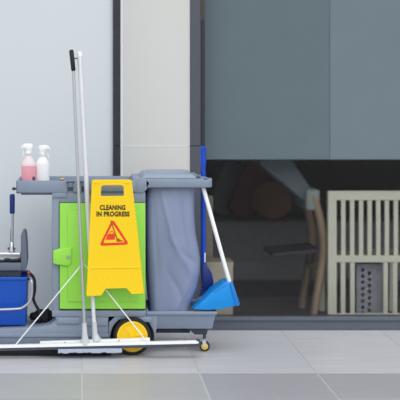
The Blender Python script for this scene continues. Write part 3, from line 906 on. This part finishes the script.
# ------------------------------------------------------------------ two flat mops leaning on the cart
def pbar(a, b, Ya, Yb, thick_px, depth):
    """bar between two pixel points with a given depth, top edge on the points"""
    pa, pb_ = P(a[0], a[1], Ya), P(b[0], b[1], Yb)
    h = S(thick_px, Ya)
    bm = BM()
    vs = []
    for p in (pa, pb_):
        for dy in (0, depth):
            for dz in (0, -h):
                vs.append(bm.verts.new(p + Vector((0, dy, dz))))
    for f in ((0, 1, 3, 2), (4, 6, 7, 5), (0, 4, 5, 1), (2, 3, 7, 6), (0, 2, 6, 4), (1, 5, 7, 3)):
        bm.faces.new([vs[i] for i in f])
    bmesh.ops.recalc_face_normals(bm, faces=bm.faces[:])
    return bev(bm, 0.002, 2)

YM = 7.52
m1 = thing('dust_mop', (X(84, YM), YM + 0.03, Z(350, YM)), 'wide dust mop with thin grey pole, black grip, white stay cords and pale pad', 'mop')
obj('frame_bar', pbar((-40, 346.6), (199, 341.2), YM, YM + 0.012, 2.6, 0.040), 'white', m1)
obj('pad_strip', pbar((-41, 349.2), (199.6, 343.8), YM + 0.004, YM + 0.016, 2.7, 0.045), 'cart_d', m1)
obj('end_cap', bpx(196.8, 200.6, 340.8, 346.6, YM + 0.012, YM + 0.08, 0.003), 'cart_d', m1)
obj('end_cap', bpx(-42, -39, 346.2, 352, YM - 0.006, YM + 0.058, 0.003), 'cart_d', m1)
YQ = YM + 0.028
obj('pole', tube([P(84.6, 330, YQ), P(73.2, 66, YQ + 0.10)], 0.0085, 12), 'grey_pole', m1, 40)
obj('pole_grip', tube([P(73.5, 71, YQ + 0.098), P(73.4, 70, YQ + 0.098), P(71.4, 51, YQ + 0.105), P(71.3, 49.6, YQ + 0.105)], [0.009, 0.0125, 0.0125, 0.007], 12), 'black', m1, 40)
so = obj('socket', tube([P(85.2, 344.5, YQ), P(84.9, 338, YQ), P(84.7, 334, YQ), P(84.3, 323, YQ + 0.005)], [0.027, 0.018, 0.014, 0.0115], 14), 'socket', m1, 40)
obj('stay_cord', tube([P(81.8, 263.5, YQ + 0.048), P(80.6, 266, YQ + 0.040), P(15, 345.6, YM + 0.02)], 0.0034, 8), 'rope', m1, 40)
obj('stay_cord', tube([P(81.8, 263.0, YQ + 0.050), P(86, 266.2, YQ + 0.049), P(106.4, 290.5, YQ + 0.041), P(146, 340.6, YM + 0.034)], 0.0034, 8), 'rope', m1, 40)

YM2 = 7.575
m2 = thing('flat_mop', (X(94, YM2), YM2 + 0.03, Z(353, YM2)), 'flat mop with thick white pole and short white plate', 'mop')
obj('plate', pbar((40, 342.0), (150, 338.4), YM2, YM2 + 0.004, 4.2, 0.034), 'white', m2)
obj('plate_screw', lathe(P(65, 342.6, YM2), [(0.003, -0.003), (0.003, 0.002)], 8, 'y'), 'cart_d', m2)
obj('plate_screw', lathe(P(119, 340.6, YM2), [(0.003, -0.001), (0.003, 0.002)], 8, 'y'), 'cart_d', m2)
def pad():
    bm = BM()
    rnd = random.Random(5)
    xs = [58 + i * (122 - 58) / 22 for i in range(23)]
    pts = [(x, 349.4 - (x - 58) * 0.012) for x in xs] + [(x, 353.4 + rnd.uniform(-0.7, 0.6) - (x - 58) * 0.012) for x in reversed(xs)]
    return prism(pts, YM + 0.002, YM + 0.085, 0.002, 1)
obj('pad', pad(), 'pad', m1, 40)
obj('pad_carrier', pbar((60, 345.4), (121, 343.4), YM2 + 0.006, YM2 + 0.008, 4.6, 0.03), 'cart_d', m2)
YQ2 = YM2 + 0.020
obj('pole', tube([P(94.2, 326, YQ2), P(87, 195, YQ2 + 0.033), P(79.8, 56, YQ2 + 0.06)], [0.0105, 0.013, 0.0145], 14), 'alu', m2, 40)
obj('pole_cap', tube([P(79.9, 57, YQ2 + 0.07), P(79.6, 52.6, YQ2 + 0.07), P(79.6, 51.6, YQ2 + 0.07)], [0.0155, 0.0155, 0.008], 14), 'white', m2, 40)
obj('hang_loop', tube([P(74.2, 58.5, YQ2 + 0.066), P(78, 58.2, YQ2 + 0.066)], 0.003, 8), 'black', m2)
obj('socket', tube([P(96.5, 340.5, YQ2), P(95.6, 337, YQ2), P(94.8, 333, YQ2), P(94.2, 322, YQ2 + 0.003)], [0.030, 0.020, 0.0145, 0.0135], 14), 'socket', m2, 40)

# ------------------------------------------------------------------ broom and dustpan at the right end
YBr = 7.91
br = thing('broom', (X(205, YBr), YBr, zt_), 'blue broom standing upright at the right end of the cart', 'broom')
bxp = 203.2
obj('pole', tube([P(bxp + 0.3, 268, YBr), P(bxp, 148.6, YBr)], 0.0135, 14), 'pole_blue', br, 40)
obj('pole_cap', lathe(P(bxp, 149.5, YBr), [(0.0155, -0.002), (0.0165, 0.004), (0.0155, 0.014), (0.009, 0.019)], 16), 'pole_blue', br, 40)
obj('grip', tube([P(bxp, 166, YBr), P(bxp, 150, YBr)], 0.0165, 14), 'pole_blue', br, 40)
obj('sticker', box(X(204.4, YBr - .015), X(205.6, YBr - .015), YBr - 0.0145, YBr - 0.006, Z(262, YBr), Z(252.5, YBr)), 'white', br)
obj('head', prism([(201.6, 264), (206.6, 264), (212.2, 274), (213.8, 283), (212, 291), (204, 291), (201.6, 280)], YBr - 0.045, YBr + 0.045, 0.006), 'navy', br, 35)
for i in range(7):
    x = 201.5 + i * 1.7
    obj('bristle_tuft', prism([(x, 288), (x + 1.5, 288), (x - 2.6 - i * 0.2, 306.1), (x - 4.8 - i * 0.2, 306.2)], YBr - 0.042, YBr + 0.042, 0.001, 1), 'navy', br)

YD = 7.665
dp = thing('dustpan', (X(216, YD), YD + 0.1, Z(310.5, YD)), 'bright sky blue dustpan with long white handle at the right end of the cart', 'dustpan')
obj('pan', prism([(193.6, 309.2), (203, 301), (213.2, 291), (216.5, 288.8), (220.4, 286.2), (224, 283), (226.6, 282.2), (231.2, 283.2), (236.6, 305.4), (233.4, 306.6), (222, 309.0), (208, 310.2)], YD, YD + 0.185, 0.005), 'sky_blue', dp, 30)
obj('back_wall', prism([(229.6, 283.4), (232.8, 282.8), (240.0, 304.4), (239.0, 305.6), (235.4, 306.4)], YD - 0.006, YD + 0.19, 0.003), 'sky_edge', dp, 30)
obj('pan_rib', prism([(213.4, 291), (222, 285.8), (226.4, 282.9), (227.6, 284.6), (215, 292.2)], YD - 0.004, YD + 0.01, 0.002), 'sky_blue', dp)
YDh = YD + 0.05
obj('handle', tube([P(230.0, 284, YDh), P(203.2, 187.5, YDh), P(202.2, 184.6, YDh + 0.01)], 0.0115, 14), 'white', dp, 40)
obj('handle_socket', tube([P(230.8, 287, YDh), P(229.6, 281.6, YDh)], 0.0155, 14), 'sky_edge', dp, 40)
